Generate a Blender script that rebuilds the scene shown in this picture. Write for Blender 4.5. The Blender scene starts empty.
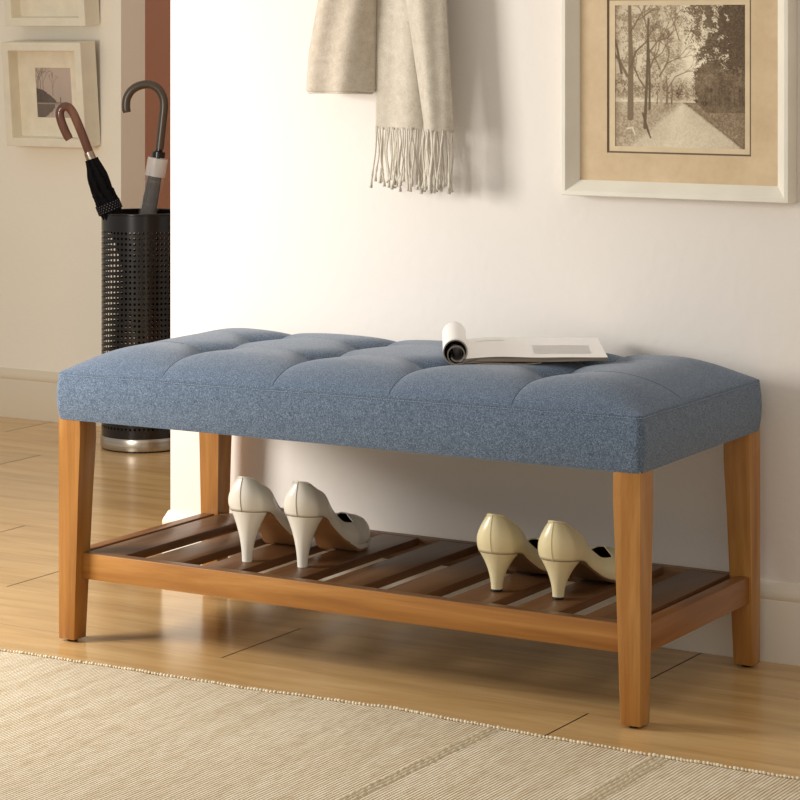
import bpy, bmesh, math, random
import numpy as np
from mathutils import Vector, Matrix, noise

random.seed(7)
S = bpy.context.scene
COL = S.collection
PI = math.pi

# ------------------------------------------------------------------ camera (level, shifted lens)
CAM = np.array([2.67002, -3.37917, 1.02355])
TH, F, Y0 = .53596, 2556.04, 27.82
RV = np.array([math.cos(TH), math.sin(TH), 0.0])
WV = np.array([-math.sin(TH), math.cos(TH), 0.0])

def ray(u, v):
    return WV + RV * (u - 400) / F - np.array([0, 0, 1.0]) * (v - Y0) / F

def on_y(u, v, y):          # measured photo point -> world point on the plane y = const
    d = ray(u, v)
    return Vector(CAM + d * ((y - CAM[1]) / d[1]))

def at_depth(u, v, dep):
    return Vector(CAM + ray(u, v) * dep)

cd = bpy.data.cameras.new('camera')
cam = bpy.data.objects.new('camera', cd)
COL.objects.link(cam)
cam.location = Vector(CAM)
cam.rotation_euler = (PI / 2, 0, TH)
cd.sensor_width = 36
cd.lens = F * 36 / 800
cd.shift_y = -(400 - Y0) / 800
cd.clip_end = 50
S.camera = cam

# ------------------------------------------------------------------ helpers
def link(name, me, parent=None, mat=None):
    o = bpy.data.objects.new(name, me)
    COL.objects.link(o)
    if mat is not None:
        for m in (mat if isinstance(mat, (list, tuple)) else [mat]):
            me.materials.append(m)
    if parent:
        o.parent = parent
    return o

def obj(name, bm, mat, parent=None, smooth=False, angle=None):
    bmesh.ops.recalc_face_normals(bm, faces=bm.faces)
    me = bpy.data.meshes.new(name)
    bm.to_mesh(me)
    bm.free()
    if smooth:
        for p in me.polygons:
            p.use_smooth = True
        if angle:
            me.set_sharp_from_angle(angle=math.radians(angle))
    return link(name, me, parent, mat)

def thing(name, label, cat, loc=(0, 0, 0), rotz=0, group=None):
    o = bpy.data.objects.new(name, None)
    o.empty_display_size = .05
    COL.objects.link(o)
    o.location = loc
    o.rotation_euler = (0, 0, rotz)
    tag(o, label, cat, group)
    return o

def tag(o, label, cat, group=None, kind=None):
    o['label'] = label
    o['category'] = cat
    if group:
        o['group'] = group
    if kind:
        o['kind'] = kind

def struct(o):
    o['kind'] = 'structure'
    return o

def add_hex(bm, p, mi=0):
    """p: 8 points, bottom ring 0-3 then top ring 4-7"""
    v = [bm.verts.new(q) for q in p]
    for f in ((3, 2, 1, 0), (4, 5, 6, 7), (0, 1, 5, 4), (1, 2, 6, 5), (2, 3, 7, 6), (3, 0, 4, 7)):
        fc = bm.faces.new([v[i] for i in f])
        fc.material_index = mi
    return v

def add_box(bm, x0, x1, y0, y1, z0, z1, mi=0):
    return add_hex(bm, [(x0, y0, z0), (x1, y0, z0), (x1, y1, z0), (x0, y1, z0),
                        (x0, y0, z1), (x1, y0, z1), (x1, y1, z1), (x0, y1, z1)], mi)

def box(x0, x1, y0, y1, z0, z1, bev=0, seg=2):
    bm = bmesh.new()
    add_box(bm, x0, x1, y0, y1, z0, z1)
    if bev:
        bmesh.ops.bevel(bm, geom=bm.edges[:], offset=bev, segments=seg, profile=.5, affect='EDGES')
    return bm

def add_grid(bm, rows, closed_u=False, mi=0):
    """rows: list of lists of points; returns vert rows"""
    V = [[bm.verts.new(p) for p in r] for r in rows]
    n = len(V[0])
    for i in range(len(V) - 1):
        for j in range(n if closed_u else n - 1):
            k = (j + 1) % n
            f = bm.faces.new((V[i][j], V[i][k], V[i + 1][k], V[i + 1][j]))
            f.material_index = mi
    return V

def add_tube(bm, pts, rad, n=10, cap=True):
    pts = [Vector(p) for p in pts]
    rows = []
    up = None
    for i, p in enumerate(pts):
        a = pts[max(0, i - 1)]
        b = pts[min(len(pts) - 1, i + 1)]
        t = (b - a).normalized()
        if up is None:
            up = t.orthogonal().normalized()
        up = (up - t * up.dot(t)).normalized()
        s = t.cross(up)
        r = rad[i] if isinstance(rad, (list, tuple)) else rad
        rows.append([p + (up * math.cos(2 * PI * j / n) + s * math.sin(2 * PI * j / n)) * r for j in range(n)])
    V = add_grid(bm, rows, closed_u=True)
    if cap:
        bm.faces.new(V[0][::-1])
        bm.faces.new(V[-1])
    return V

def add_lathe(bm, prof, c=(0, 0, 0), n=48, cap0=False, cap1=False):
    rows = [[(c[0] + r * math.cos(2 * PI * j / n), c[1] + r * math.sin(2 * PI * j / n), c[2] + z) for j in range(n)]
            for r, z in prof]
    V = add_grid(bm, rows, closed_u=True)
    if cap0: bm.faces.new(V[0][::-1])
    if cap1: bm.faces.new(V[-1])
    return V

def spline(P, n):
    """Catmull-Rom through P"""
    P = [Vector(p) for p in P]
    Q = [P[0] * 2 - P[1]] + P + [P[-1] * 2 - P[-2]]
    out = []
    for i in range(1, len(Q) - 2):
        for k in range(n):
            t = k / n
            a, b, c, d = Q[i - 1], Q[i], Q[i + 1], Q[i + 2]
            out.append(.5 * ((2 * b) + (c - a) * t + (2 * a - 5 * b + 4 * c - d) * t * t + (3 * b - a - 3 * c + d) * t ** 3))
    out.append(P[-1])
    return out

def lerp(a, b, t): return a + (b - a) * t
def sstep(a, b, x):
    t = min(1, max(0, (x - a) / (b - a)))
    return t * t * (3 - 2 * t)

# ------------------------------------------------------------------ materials
def lin(c):
    return tuple((v / 255 / 12.92 if v / 255 <= .04045 else ((v / 255 + .055) / 1.055) ** 2.4) for v in c) + (1,)

class M:
    def __init__(s, name):
        s.m = bpy.data.materials.new(name)
        s.m.use_nodes = True
        s.nt = s.m.node_tree
        s.b = s.nt.nodes['Principled BSDF']
    def n(s, t, **kw):
        o = s.nt.nodes.new(t)
        for k, v in kw.items():
            if k.startswith('i_'):
                o.inputs[k[2:].replace('_', ' ')].default_value = v
            else:
                setattr(o, k, v)
        return o
    def l(s, a, b): s.nt.links.new(a, b)
    def coord(s, scale=(1, 1, 1), rot=(0, 0, 0), kind='Object'):
        tc = s.n('ShaderNodeTexCoord')
        mp = s.n('ShaderNodeMapping')
        mp.inputs['Scale'].default_value = scale
        mp.inputs['Rotation'].default_value = rot
        s.l(tc.outputs[kind], mp.inputs['Vector'])
        return mp.outputs['Vector']
    def noise(s, vec, scale, detail=4, rough=.55, dist=0):
        o = s.n('ShaderNodeTexNoise')
        o.inputs['Scale'].default_value = scale
        o.inputs['Detail'].default_value = detail
        o.inputs['Roughness'].default_value = rough
        o.inputs['Distortion'].default_value = dist
        s.l(vec, o.inputs['Vector'])
        return o.outputs['Fac']
    def ramp(s, fac, stops):
        o = s.n('ShaderNodeValToRGB')
        e = o.color_ramp.elements
        while len(e) < len(stops): e.new(.5)
        for k, (p, c) in zip(e, stops):
            k.position = p
            k.color = c
        s.l(fac, o.inputs['Fac'])
        return o.outputs['Color']
    def mix(s, a, b, fac, mode='MIX'):
        o = s.n('ShaderNodeMix', data_type='RGBA', blend_type=mode)
        for i, v in ((0, fac), (6, a), (7, b)):
            if hasattr(v, 'links'): s.l(v, o.inputs[i])
            else: o.inputs[i].default_value = v
        return o.outputs[2]
    def math(s, op, a, b=0.0):
        o = s.n('ShaderNodeMath', operation=op)
        for i, v in ((0, a), (1, b)):
            if hasattr(v, 'links'): s.l(v, o.inputs[i])
            else: o.inputs[i].default_value = v
        return o.outputs[0]
    def bump(s, h, strength=.3, dist=.001):
        o = s.n('ShaderNodeBump')
        o.inputs['Strength'].default_value = strength
        o.inputs['Distance'].default_value = dist
        s.l(h, o.inputs['Height'])
        s.l(o.outputs['Normal'], s.b.inputs['Normal'])
    def set(s, col=None, rough=.5, metal=0, spec=None, **kw):
        if col is not None:
            if hasattr(col, 'links'): s.l(col, s.b.inputs['Base Color'])
            else: s.b.inputs['Base Color'].default_value = col
        s.b.inputs['Roughness'].default_value = rough
        s.b.inputs['Metallic'].default_value = metal
        if spec is not None: s.b.inputs['Specular IOR Level'].default_value = spec
        for k, v in kw.items():
            s.b.inputs[k.replace('_', ' ')].default_value = v
        return s.m

def flat(name, c, rough=.5, metal=0, var=.06, scale=30, bump=0, **kw):
    m = M(name)
    f = m.noise(m.coord(), scale, 3)
    L = lin(c)
    a = tuple(v * (1 - var) for v in L[:3]) + (1,)
    b = tuple(min(1, v * (1 + var)) for v in L[:3]) + (1,)
    if bump: m.bump(m.noise(m.coord(), scale * 4, 4), bump)
    return m.set(m.ramp(f, [(.3, a), (.7, b)]), rough, metal, **kw)

def plaster(name, c, rough=.85):
    m = M(name)
    v = m.coord()
    f = m.noise(v, 1.3, 3)
    L = lin(c)
    a = tuple(x * .96 for x in L[:3]) + (1,)
    h = m.noise(v, 45, 6, .6)
    m.bump(h, .22, .004)
    return m.set(m.ramp(f, [(.35, a), (.65, L)]), rough, spec=.2)

def wood(name, dark, mid, light, axis, rough=.35, s=1.0):
    """axis: grain direction 0/1/2"""
    m = M(name)
    sc = [22 * s] * 3
    sc[axis] = 1.6 * s
    v = m.coord(tuple(sc))
    f = m.noise(v, 1.0, 7, .62, .9)
    sc2 = [160.0] * 3
    sc2[axis] = 6.0
    g = m.noise(m.coord(tuple(sc2)), 1.0, 4, .6)
    col = m.ramp(f, [(.28, lin(dark)), (.5, lin(mid)), (.74, lin(light))])
    col = m.mix(col, m.ramp(g, [(.35, (.82, .76, .7, 1)), (.6, (1, 1, 1, 1))]), .6, 'MULTIPLY')
    m.bump(g, .08, .0006)
    return m.set(col, rough, spec=.45)

m_wall = plaster('warm_white_plaster', (244, 237, 228))
m_wall_far = plaster('cream_plaster', (246, 239, 222))
m_wall_terracotta = plaster('terracotta_plaster', (222, 172, 150))
m_trim = flat('painted_trim', (240, 232, 214), .45, var=.02, scale=3)
m_trim_far = flat('painted_trim_far', (220, 206, 180), .5, var=.02, scale=3)

WD = ((146, 94, 40), (173, 119, 57), (196, 146, 82))
m_leg = wood('honey_oak_upright', *WD, 2, .33)
m_rail_x = wood('honey_oak_long', *WD, 0, .33)
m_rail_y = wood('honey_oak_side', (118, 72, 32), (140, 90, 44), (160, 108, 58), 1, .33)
m_slat = wood('dark_brown_slat', (82, 52, 30), (106, 72, 43), (126, 90, 58), 1, .36)  # shelf slats, a darker brown than the legs and front rail
m_slat_x = wood('dark_brown_strip', (94, 64, 38), (118, 84, 52), (136, 100, 66), 0, .36)
m_glide = flat('black_foot_glide', (30, 24, 20), .5)

def fabric(name, dark, mid, light):
    m = M(name)
    v = m.coord()
    w1 = m.noise(m.coord((1100, 420, 1100)), 1, 2, .5)
    w2 = m.noise(m.coord((420, 1100, 420)), 1, 2, .5)
    fz = m.noise(v, 90, 5, .75)
    s = m.math('ADD', m.math('MULTIPLY', w1, .46), m.math('ADD', m.math('MULTIPLY', w2, .42), m.math('MULTIPLY', fz, .12)))
    col = m.ramp(s, [(.40, lin(dark)), (.5, lin(mid)), (.60, lin(light))])
    m.bump(s, .4, .001)
    m.b.inputs['Sheen Weight'].default_value = .25
    m.b.inputs['Sheen Roughness'].default_value = .5
    return m.set(col, .92, spec=.15)
m_blue = fabric('slate_blue_linen', (66, 80, 98), (95, 111, 131), (127, 142, 160))
m_stitch = flat('pale_blue_thread', (150, 168, 188), .8)
m_seam = flat('dark_blue_seam', (66, 84, 106), .9)

m_shoe_a = flat('ivory_patent_leather', (234, 228, 214), .24, var=.02, scale=12, spec=.6)
m_shoe_b = flat('cream_leather', (232, 218, 174), .3, var=.03, scale=12, spec=.5)
m_lining = flat('tan_lining', (92, 66, 46), .7)
m_sole_a = flat('tan_leather_sole', (168, 124, 82), .5)
m_sole_b = flat('brown_leather_sole', (110, 82, 56), .5)
m_seam_a = flat('grey_back_seam', (150, 138, 120), .6)
m_black = flat('black_rubber', (26, 22, 20), .5)

m_paper = flat('magazine_paper', (246, 243, 238), .35, var=.01, scale=3)
m_edge = M('magazine_page_edges')
_v = m_edge.coord((8, 8, 1400))
m_edge = m_edge.set(m_edge.ramp(m_edge.noise(_v, 1, 2), [(.35, lin((112, 98, 82))), (.65, lin((176, 160, 140)))]), .7)
m_cover = flat('magazine_grey_pages', (150, 140, 128), .5)
m_ink = flat('grey_print', (226, 221, 214), .6)

m_frame = flat('antique_white_wood', (238, 232, 216), .55, var=.04, scale=14)
m_frame_far = flat('pale_cream_wood', (234, 226, 204), .6, var=.05, scale=20)
m_mat = M('aged_tan_mount')
_v = m_mat.coord()
m_mat.bump(m_mat.noise(_v, 300, 3), .1)
m_mat = m_mat.set(m_mat.mix(m_mat.ramp(m_mat.noise(_v, 9, 6, .7), [(.3, lin((206, 182, 146))), (.7, lin((226, 203, 168)))]),
                            m_mat.ramp(m_mat.noise(_v, 60, 3), [(.3, (.93, .9, .87, 1)), (.6, (1, 1, 1, 1))]), .5, 'MULTIPLY'), .85, spec=.1)
m_mat_inner = flat('cream_inner_mount', (222, 202, 166), .8)
m_line = flat('dark_gilt_line', (104, 84, 60), .6)
m_mat_far = flat('cream_mount', (236, 226, 202), .85)

m_metal_black = flat('black_enamel_metal', (13, 11, 11), .22, metal=.0, var=.1, spec=.55)
m_steel = M('brushed_steel')
m_steel = m_steel.set(m_steel.ramp(m_steel.noise(m_steel.coord((4, 4, 300)), 1, 3), [(.3, lin((150, 140, 126))), (.7, lin((196, 186, 170)))]), .3, 1)
m_handle_wood = wood('brown_polished_handle', (84, 54, 42), (116, 78, 62), (142, 102, 84), 2, .12)
m_handle_olive = flat('olive_brown_handle', (78, 66, 52), .3)
m_umb_black = flat('black_umbrella_fabric', (9, 7, 10), .8, var=.2, scale=60, spec=.15)
m_umb_grey = flat('taupe_umbrella_fabric', (52, 42, 36), .8, var=.15, scale=60, spec=.1)
m_dots = flat('white_dots', (150, 145, 150), .6)
m_plastic = M('clear_plastic_sleeve')
m_plastic = m_plastic.set((.92, .9, .86, 1), .12, Transmission_Weight=.0, Alpha=.12)
m_plastic_band = M('frosted_plastic_collar')
m_plastic_band = m_plastic_band.set((.86, .82, .76, 1), .4, Alpha=.6)
m_knob = flat('oak_peg', (170, 120, 70), .4)

def wool(name, a, b, c):
    m = M(name)
    v = m.coord()
    n1 = m.noise(v, 60, 5, .7)
    n2 = m.noise(v, 500, 3, .7)
    s = m.math('ADD', m.math('MULTIPLY', n1, .5), m.math('MULTIPLY', n2, .5))
    m.bump(s, .6, .003)
    m.b.inputs['Sheen Weight'].default_value = .4
    return m.set(m.ramp(s, [(.36, lin(a)), (.5, lin(b)), (.64, lin(c))]), .95, spec=.1)
m_wool = wool('beige_wool', (188, 174, 154), (204, 191, 172), (218, 207, 190))
m_wool_scarf = wool('oatmeal_scarf_weave', (190, 179, 160), (206, 196, 178), (220, 211, 195))
m_fringe = wool('oatmeal_yarn', (206, 197, 180), (220, 212, 196), (234, 227, 212))

# rug: ribs run along y
mr = M('ribbed_jute_weave')
v = mr.coord()
wv = mr.n('ShaderNodeTexWave', wave_type='BANDS', bands_direction='X', wave_profile='SIN')
wv.inputs['Scale'].default_value = 56
wv.inputs['Distortion'].default_value = 2.2
wv.inputs['Detail'].default_value = 2
wv.inputs['Detail Scale'].default_value = .12
mr.l(v, wv.inputs['Vector'])
wy = mr.n('ShaderNodeTexWave', wave_type='BANDS', bands_direction='Y', wave_profile='SIN')
wy.inputs['Scale'].default_value = 50
wy.inputs['Distortion'].default_value = 3
wy.inputs['Detail Scale'].default_value = 1.5
mr.l(v, wy.inputs['Vector'])
n1 = mr.noise(mr.coord((240, 26, 1)), 1, 3, .6)
n2 = mr.noise(mr.coord((34, 2.2, 1)), 1, 3, .5)
n3 = mr.noise(v, 380, 3, .7)
h = mr.math('ADD', mr.math('MULTIPLY', wv.outputs['Fac'], .66), mr.math('ADD', mr.math('MULTIPLY', wy.outputs['Fac'], .16), mr.math('MULTIPLY', n3, .22)))
c0 = mr.ramp(h, [(.15, lin((186, 164, 130))), (.4, lin((233, 217, 186))), (.8, lin((250, 239, 216)))])
c1 = mr.mix(c0, mr.ramp(n1, [(.40, (.70, .61, .50, 1)), (.54, (1, 1, 1, 1))]), .5, 'MULTIPLY')
c2 = mr.mix(c1, mr.ramp(n2, [(.36, (.88, .84, .78, 1)), (.6, (1, 1, 1, 1))]), .8, 'MULTIPLY')
mr.bump(h, .75, .003)
m_rug = mr.set(c2, .95, spec=.1)
m_rug_edge = flat('rug_binding_yarn', (238, 224, 196), .95, var=.12, scale=90, bump=.5)
m_rug_rib = flat('rug_thick_rib', (214, 198, 166), .95, var=.12, scale=160, bump=.5)

# floor boards: colour per board from a face attribute
mf = M('honey_laminate_boards')
v = mf.coord((2.0, 16, 1))
at = mf.n('ShaderNodeAttribute', attribute_name='tone')
f1 = mf.noise(v, 1.4, 6, .6, .6)
f2 = mf.noise(mf.coord((7, 130, 1)), 1, 4, .6)
col = mf.ramp(f1, [(.25, lin((188, 148, 96))), (.5, lin((210, 171, 114))), (.75, lin((225, 189, 133)))])
col = mf.mix(col, mf.ramp(f2, [(.35, (.9, .86, .8, 1)), (.6, (1, 1, 1, 1))]), .5, 'MULTIPLY')
col = mf.mix(col, at.outputs['Color'], 1.0, 'MULTIPLY')
mf.bump(f1, .03, .002)
m_floor = mf.set(col, .2, spec=.5)
m_gap = flat('dark_board_joint', (84, 58, 34), .8)

# ------------------------------------------------------------------ floor
bm = bmesh.new()
tone = bm.loops.layers.float_color.new('tone')
ROW, LEN = .2335, 1.297
offs = {0: .963, 1: .300, 2: .957, 3: .62, 4: -.964, 5: -.4, 6: .1, 7: .5, 8: -.2}
for k in range(-16, 18):
    y0 = .045 + ROW * (k - 1)
    x_off = offs.get(k, random.uniform(0, LEN))
    n0 = math.floor((-5 - x_off) / LEN)
    for j in range(n0, n0 + 9):
        xa = x_off + j * LEN
        g, gy = .0014, .0003
        z = 0
        vs = [bm.verts.new(p) for p in ((xa + g, y0 + gy, z), (xa + LEN - g, y0 + gy, z), (xa + LEN - g, y0 + ROW - gy, z), (xa + g, y0 + ROW - gy, z))]
        fc = bm.faces.new(vs)
        t = random.uniform(.93, 1.05)
        for lp in fc.loops: lp[tone] = (t, t * random.uniform(.985, 1.0), t * random.uniform(.96, 1.0), 1)
sub = [bm.verts.new(p) for p in ((-6, -5, -.0012), (7, -5, -.0012), (7, 4.3, -.0012), (-6, 4.3, -.0012))]
fc = bm.faces.new(sub)
fc.material_index = 1
for f_ in bm.faces:
    if f_.normal.z < 0: f_.normal_flip()
me = bpy.data.meshes.new('floor')
bm.to_mesh(me); bm.free()
struct(link('floor', me, None, [m_floor, m_gap]))

# ------------------------------------------------------------------ walls and baseboards
WY = .486                      # face of the main wall
XW = on_y(170.5, 300, WY).x    # its left end
def wall(name, x0, x1, y0, y1, m, z1=2.6):
    return struct(obj(name, box(x0, x1, y0, y1, 0, z1), m))
wall('wall_main', XW, 4.2, WY, WY + .34, m_wall)
FY = 1.886
XF = on_y(121, 200, FY).x
dj = ray(145, 200)
JY = CAM[1] + dj[1] * ((XF - CAM[0]) / dj[0])
wall('wall_left', -5.5, XF, FY, JY, m_wall_far)
wall('wall_back', -5.5, 3.5, 3.3, 3.42, m_wall_terracotta)

def base_profile(h):
    # (protrusion, height) of an ogee topped skirting
    return [(.014, 0), (.014, h * .76), (.012, h * .785), (.0135, h * .81), (.0135, h * .86), (.011, h * .9), (.007, h * .95), (.0045, h * .985), (.003, h), (0, h)]

def baseboard(name, path, h, m):
    """path: list of (x, y, nx, ny) giving the mitred outward directions"""
    bm = bmesh.new()
    rows = []
    for (x, y, nx, ny) in path:
        rows.append([(x + nx * d, y + ny * d, z) for d, z in base_profile(h)])
    add_grid(bm, rows)
    return struct(obj(name, bm, m, smooth=True, angle=35))
baseboard('baseboard_main', [(4.2, WY, 0, -1), (XW, WY, -.7, -1), (XW, WY + .34, -.7, 0)], .128, m_trim)
baseboard('baseboard_left', [(XF, JY, 1, 0), (XF, FY, 1, -1), (-5.5, FY, 0, -1)], .1275, m_trim_far)

# ------------------------------------------------------------------ bench
L, D = 1.07, .448
bench = thing('storage_bench', 'wooden storage bench with tufted slate blue cushion and slatted shoe shelf', 'bench')
def corner(fl, fr, rr, rl):
    return lambda x, y: lerp(lerp(fl, fr, x / L), lerp(rl, rr, x / L), y / D)
ztop = corner(.3705, .3737, .3772, .3742)
zseam = corner(.4485, .4580, .4588, .4525)
wb, wt = .0325, .0448
for ix in (0, 1):
    for iy in (0, 1):
        def leg_ring(w, z):
            xs = (0, w) if ix == 0 else (L - w, L)
            ys = (0, w) if iy == 0 else (D - w, D)
            return [(xs[0], ys[0], z), (xs[1], ys[0], z), (xs[1], ys[1], z), (xs[0], ys[1], z)]
        zt = ztop(ix * L, iy * D) + .004
        bm = bmesh.new()
        prof = [(wb, .004), (lerp(wb, wt, .30), .12), (lerp(wb, wt, .66), .25), (lerp(wb, wt, .96), .335), (wt, .355), (wt - .0008, zt)]
        rows = [leg_ring(w, z) for w, z in prof]
        V = add_grid(bm, rows, closed_u=True)
        bm.faces.new(V[0][::-1]); bm.faces.new(V[-1])
        ed = [e for e in bm.edges if abs(e.verts[0].co.z - e.verts[1].co.z) > .01 or (e.verts[0].co.z < .005 and e.verts[1].co.z < .005)]
        bmesh.ops.bevel(bm, geom=ed, offset=.0016, segments=2, profile=.5, affect='EDGES')
        lg = obj('leg', bm, m_leg, bench, smooth=True, angle=40)
        c = (.0165 if ix == 0 else L - .0165, .0165 if iy == 0 else D - .0165, 0)
        bm = bmesh.new()
        add_lathe(bm, [(.008, 0), (.009, .0015), (.009, .0042)], c, 16, True, True)
        obj('foot_glide', bm, m_glide, lg)

def wz(z): return lerp(wb, wt, min(1, z / .34))
zr0, zr1 = .1045, .1475
INS = .0175
w1 = wz(.125)
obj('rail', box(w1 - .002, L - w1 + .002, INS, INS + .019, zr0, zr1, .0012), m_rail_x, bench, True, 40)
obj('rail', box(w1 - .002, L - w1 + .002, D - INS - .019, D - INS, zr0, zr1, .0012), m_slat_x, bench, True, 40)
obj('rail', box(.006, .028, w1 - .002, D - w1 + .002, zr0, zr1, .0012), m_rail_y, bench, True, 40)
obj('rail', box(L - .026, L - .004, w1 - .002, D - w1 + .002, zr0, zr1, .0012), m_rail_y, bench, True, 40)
# thin darker brown strips over the tops of the front and back rails (shelf edge)
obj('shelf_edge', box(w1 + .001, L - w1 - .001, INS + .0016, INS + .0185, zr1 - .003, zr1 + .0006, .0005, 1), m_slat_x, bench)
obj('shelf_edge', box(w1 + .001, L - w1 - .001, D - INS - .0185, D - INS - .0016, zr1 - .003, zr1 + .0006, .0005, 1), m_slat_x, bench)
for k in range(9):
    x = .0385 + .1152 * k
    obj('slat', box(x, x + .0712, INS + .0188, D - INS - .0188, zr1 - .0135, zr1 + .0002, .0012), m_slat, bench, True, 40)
SH = zr1 + .0004

# cushion -----------------------------------------------------------
NXC, NYC = 5, 3
OV = .0022
def top_h(s, t):
    """height above the seam at normalised s, t"""
    x, y = s * L, t * D
    dx, dy = min(x, L - x), min(y, D - y)
    ex = (1 - (1 - min(dx / .13, 1)) ** 2) ** .66
    ey = (1 - (1 - min(dy / .10, 1)) ** 2) ** .66
    e = ex * ey
    px_, py_ = L / NXC, D / NYC
    ia = min(NXC - 1, max(1, round(s * NXC))); ib = min(NYC - 1, max(1, round(t * NYC)))
    ddx, ddy = abs(x - ia * px_), abs(y - ib * py_)
    # seam across the bench (x const) and seam along it (y const): deep at the tufts, shallow between
    dA = .0040 + .0150 * math.exp(-(ddy / .050) ** 2)
    dB = .0007 + .0120 * math.exp(-(ddx / .040) ** 2)
    gA = dA * math.exp(-(ddx / .017) ** 1.2)
    gB = dB * math.exp(-(ddy / .020) ** 1.25)
    g = math.sqrt(gA * gA + gB * gB)
    r2 = ddx * ddx + ddy * ddy
    g += .010 * math.exp(-r2 / (2 * .022 ** 2))
    pil = abs(math.sin(PI * s * NXC)) ** .8
    h = .0365 * e + .0045 * pil * e - g * e ** 1.1
    return max(h, 0)

def corner_of(x, y):
    """(centre, radius) of the plan rounding that governs this point, or None"""
    for cx_, cy_, r in ((-OV, -OV, .010), (L + OV, -OV, .008), (L + OV, D + OV, .013), (-OV, D + OV, .012)):
        qx = cx_ + (r if cx_ < 0 else -r); qy = cy_ + (r if cy_ < 0 else -r)
        if abs(x - cx_) < r and abs(y - cy_) < r:
            return qx, qy, r
    return None
def rounded(x, y):
    c = corner_of(x, y)
    if not c: return x, y
    dx, dy = x - c[0], y - c[1]
    d = math.hypot(dx, dy)
    if d < 1e-9: return x, y
    k = max(abs(dx), abs(dy)) / d
    return c[0] + dx * k, c[1] + dy * k
def out_dir(x, y):
    c = None
    for cx_, cy_, r in ((-OV, -OV, .010), (L + OV, -OV, .008), (L + OV, D + OV, .013), (-OV, D + OV, .012)):
        qx = cx_ + (r if cx_ < 0 else -r); qy = cy_ + (r if cy_ < 0 else -r)
        if (x - qx) * (cx_ - qx) > 1e-7 and (y - qy) * (cy_ - qy) > 1e-7: c = (qx, qy)
    if c:
        v = Vector((x - c[0], y - c[1]))
        return tuple(v.normalized())
    return ((1 if x > L + OV - 1e-5 else -1 if x < -OV + 1e-5 else 0), (1 if y > D + OV - 1e-5 else -1 if y < -OV + 1e-5 else 0))

def cush_pt(s, t):
    x, y = rounded(lerp(-OV, L + OV, s), lerp(-OV, D + OV, t))
    # slightly rounded plan corners
    return Vector((x, y, zseam(min(max(x, 0), L), min(max(y, 0), D)) + top_h(s, t)))

def axis_pts(n, cells):
    out = []
    for c in range(cells):
        for k in range(n):
            u = k / n
            out.append((c + .5 - .5 * math.cos(PI * u)) / cells)
    return out + [1.0]
SX, SY = axis_pts(34, NXC), axis_pts(28, NYC)
bm = bmesh.new()
V = [[bm.verts.new(cush_pt(s, t)) for s in SX] for t in SY]
for i in range(len(SY) - 1):
    for j in range(len(SX) - 1):
        bm.faces.new((V[i][j], V[i][j + 1], V[i + 1][j + 1], V[i + 1][j]))
ring = V[0][:] + [V[i][-1] for i in range(1, len(SY))] + V[-1][-2::-1] + [V[i][0] for i in range(len(SY) - 2, 0, -1)]
prev = ring
cx, cy = L / 2, D / 2
for q, bulge in ((.03, -.0008), (.08, .0006), (.25, .0030), (.5, .0044), (.75, .0030), (.93, .0002), (1, -.0016)):
    new = []
    for v0 in ring:
        x, y = v0.co.x, v0.co.y
        xc, yc = min(max(x, 0), L), min(max(y, 0), D)
        zz = lerp(zseam(xc, yc), ztop(xc, yc), q)
        nx, ny = out_dir(x, y)
        # pull the corner in a touch so the vertical edge is a soft tailored one
        wob = .0006 * math.sin(x * 23) * math.sin(q * PI)
        new.append(bm.verts.new((x + nx * bulge, y + ny * (bulge + wob), zz)))
    n = len(ring)
    for j in range(n):
        k = (j + 1) % n
        bm.faces.new((prev[k], prev[j], new[j], new[k]))
    prev = new
cen = [bm.verts.new((v0.co.x + (cx - v0.co.x) * .05, v0.co.y + (cy - v0.co.y) * .1, v0.co.z + .002)) for v0 in prev]
for j in range(len(prev)):
    k = (j + 1) % len(prev)
    bm.faces.new((prev[k], prev[j], cen[j], cen[k]))
bm.faces.new(cen)
cushion = obj('cushion', bm, m_blue, bench, smooth=True, angle=62)

# stitch lines: along the top seam and down the corners, plus fine seams in the valleys
def edge_loop(off, dz, n=260):
    pts = []
    P = [(-OV, -OV), (L + OV, -OV), (L + OV, D + OV), (-OV, D + OV), (-OV, -OV)]
    for a, b in zip(P[:-1], P[1:]):
        m_ = int(n * (math.dist(a, b) / 1.1)) + 2
        for i in range(m_):
            x, y = lerp(a[0], b[0], i / m_), lerp(a[1], b[1], i / m_)
            pts.append(rounded(x, y))
    return pts
bm = bmesh.new()
for (x, y) in edge_loop(0, 0, 250):
    xc, yc = min(max(x, 0), L), min(max(y, 0), D)
    nx, ny = out_dir(x, y)
    c = Vector((x + nx * .0006, y + ny * .0006, zseam(xc, yc) - .0035))
    t = Vector((-ny, nx, 0)).normalized() if (nx or ny) else Vector((1, 0, 0))
    add_tube(bm, [c - t * .0013, c + t * .0013], .0005, 5)
obj('edge_stitching', bm, m_stitch, cushion)
bm = bmesh.new()
for a in range(1, NXC):
    add_tube(bm, [cush_pt(a / NXC, t) + Vector((0, 0, .0000)) for t in np.linspace(.004, .996, 90)], .0006, 6)
for sa, sb in ((.004, .14), (.86, .996)):
    add_tube(bm, [cush_pt(s, 1 / NYC) for s in np.linspace(sa, sb, 40)], .00045, 6)
obj('quilting_seam', bm, m_seam, cushion, smooth=True)
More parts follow.
